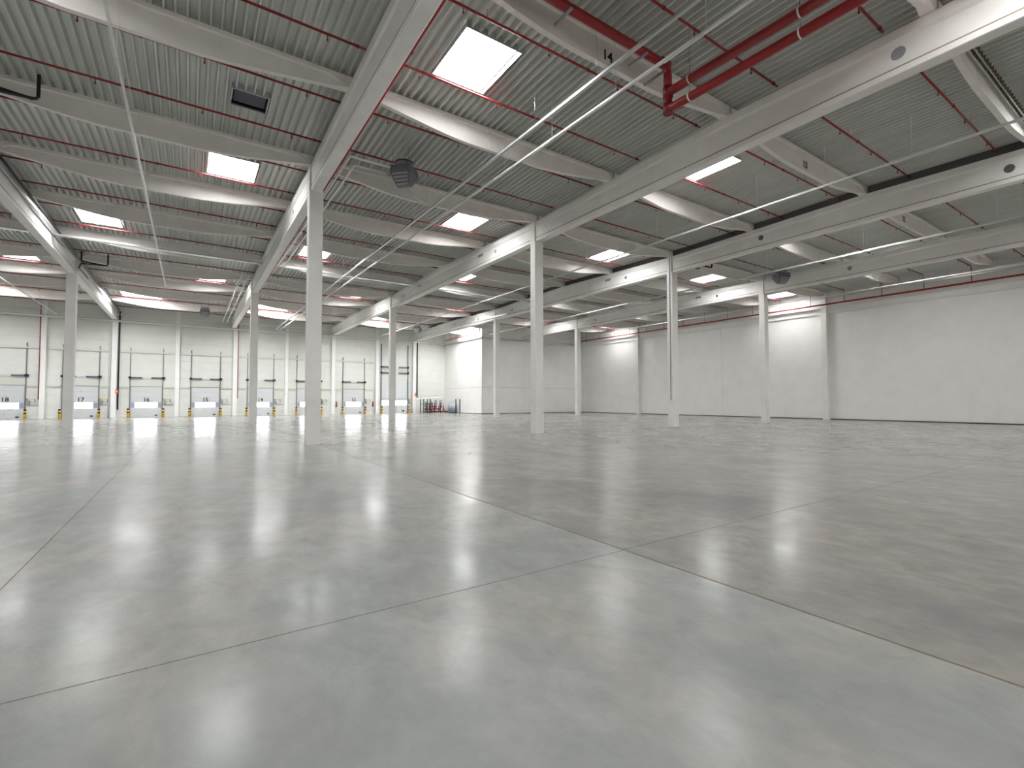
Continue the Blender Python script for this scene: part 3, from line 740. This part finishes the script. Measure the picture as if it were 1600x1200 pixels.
for s, x in ((-1, x0-0.06), (1, x1+0.06)):
    MB().box(x-0.07, YB-0.16, 0, x+0.07, YB-0.01, 10.2).build('track', track_m, t)
    MB().box(x-0.12, YB-0.3, 5.85, x+0.12, YB-0.02, 6.1).build('bearing_plate', black_m, t)
    MB().box(x-0.12, YB-0.3, 6.72, x+0.12, YB-0.02, 6.95).build('bearing_plate', black_m, t)
    for zz in (5.97, 6.84): MB().tube([(cx+s*0.6, YB-0.18, zz), (cx+s*1.85, YB-0.18, zz)], 0.075, 10).build('spring', spring_m, t)
MB().box(x0, YB-0.06, H+0.02, x1, YB-0.005, 5.75).build('header_board', header_m, t)
MB().tube([(x0-0.4, YB-0.2, 6.4), (x1+0.3, YB-0.2, 6.4)], 0.03, 6).build('spring_shaft', galv, t)
MB().box(x1-0.75, yf-0.03, 0.2, x1-0.5, yf, 0.45).build('step_handle', black_m, t)
bollard(x0-0.05, 'yellow and black bollard left of the tall drive-in door'); bollard(x1+0.12, 'yellow and black bollard right of the tall drive-in door')
dock_light(x1+0.52, 'drive-in')
# fire extinguishers
for x, lab in ((12.42, 'red fire extinguisher on the wall between doors 13 and 12'), (17.5, 'red fire extinguisher on the wall right of door 12')):
    t = thing('fire_extinguisher', (x, YB-0.2, 1.0), lab, 'fire extinguisher', 'fire extinguishers on the dock wall')
    MB().cyl(x, YB-0.42, 1.0, 1.62, 0.10, 12).cyl(x, YB-0.42, 1.62, 1.72, 0.10, 12, 0.035).build('cylinder', red_m, t)
    MB().box(x-0.05, YB-0.46, 1.72, x+0.05, YB-0.38, 1.80).build('valve', black_m, t)
    MB().box(x-0.06, YB-0.34, 1.1, x+0.06, YB, 1.2).build('bracket', red_dark, t)

# ================================================================== VALVE STATION
t = thing('valve_station', (26, 45.6, 0), 'sprinkler valve station of red manifolds and white pipes by the dock wall', 'valve station')
MB().tube(bend([(23.2, 45.4, 2.05), (27.9, 45.4, 2.35), (28.0, 45.3, 0.5)], 0.25), 0.12, 12).build('white_main', white_m, t)
MB().tube(bend([(23.0, 45.1, 1.95), (26.0, 45.1, 1.95), (26.0, 45.1, 1.2)], 0.15), 0.07, 10).build('white_branch', white_m, t)
MB().tube([(24.6, 45.4, 2.75), (26.9, 45.4, 2.75), (26.9, 45.4, 2.4)], 0.04, 8).build('white_branch', white_m, t)
MB().tube([(24.7, 45.0, 0.62), (27.2, 45.0, 0.62)], 0.09, 10).build('manifold', red_m, t)
MB().tube([(25.6, 44.6, 0.25), (28.3, 44.6, 0.25)], 0.10, 10).build('manifold', red_dark, t)
for x in (25.05, 25.45, 25.9, 26.35, 27.3): 
    MB().tube([(x, 45.0, 0.0), (x, 45.0, 1.35)], 0.07, 10).build('riser', red_m, t)
    MB().cyl(x, 45.0, 1.35, 1.5, 0.13, 10).build('valve_body', red_dark, t)
    MB().tube([(x-0.12, 44.85, 0.95), (x+0.12, 44.85, 0.95)], 0.09, 8).build('handwheel', black_m, t)
for x in (26.7, 27.5): MB().box(x-0.18, 45.3, 0.7, x+0.18, 45.5, 1.95).build('control_panel', tank_m, t)
MB().tube([(24.5, 44.75, 0.18), (28.0, 44.75, 0.18)], 0.09, 10).build('manifold', red_dark, t)
for x in (24.75, 25.6, 26.1, 26.9, 27.6):
    MB().tube([(x, 44.75, 0.1), (x, 44.75, 1.15)], 0.055, 8).build('riser', red_dark, t); MB().tube([(x-0.14, 44.62, 0.55), (x+0.14, 44.62, 0.55)], 0.1, 8).build('handwheel', black_m, t)
for x in (25.2, 26.1): MB().box(x-0.2, 45.5, 0.9, x+0.2, 45.7, 1.75).build('control_panel', tank_m, t)
for x in (25.2, 25.8): MB().tube([(x, 45.1, 1.4), (x, 45.1, 1.9)], 0.025, 6).build('gauge_pipe', track_m, t)
for x, y in ((28.35, 43.75), (28.45, 42.85)):
    tk = thing('pressure_tank', (x, y, 0), 'grey upright pressure tank beside the valve station', 'tank', 'pressure tanks at the valve station')
    MB().cyl(x, y, 0.12, 1.45, 0.40, 16).cyl(x, y, 1.35, 1.52, 0.33, 16, 0.15).build('vessel', tank_m, tk)
    MB().cyl(x, y, 0, 0.14, 0.26, 12).build('foot_ring', grey_m, tk)
    MB().cyl(x, y, 1.52, 1.95, 0.03, 8).build('pipe_stub', grey_l, tk)
for x, y, rail in ((23.75, 44.3, 0.5), (24.25, 44.3, 0.6), (24.85, 44.3, 0.45), (25.3, 44.3, 0), (28.3, 41.9, 0), (28.5, 41.0, 0)):
    f_ = thing('guard_post', (x, y, 0), 'dark green steel guard post around the valve station', 'post', 'green guard posts at the valve station')
    MB().box(x-0.06, y-0.06, 0, x+0.06, y+0.06, 2.1).build('post', green_m, f_); MB().box(x-0.1, y-0.1, 0, x+0.1, y+0.1, 0.015).build('base_plate', green_m, f_)
    if rail: MB().box(x+0.06, y-0.02, 1.30, x+rail-0.061, y+0.02, 1.36).build('rail', green_m, f_); MB().box(x+0.06, y-0.02, 0.25, x+rail-0.061, y+0.02, 0.31).build('rail', green_m, f_)

for o in bpy.data.objects:
    if '_o' in o: del o['_o']
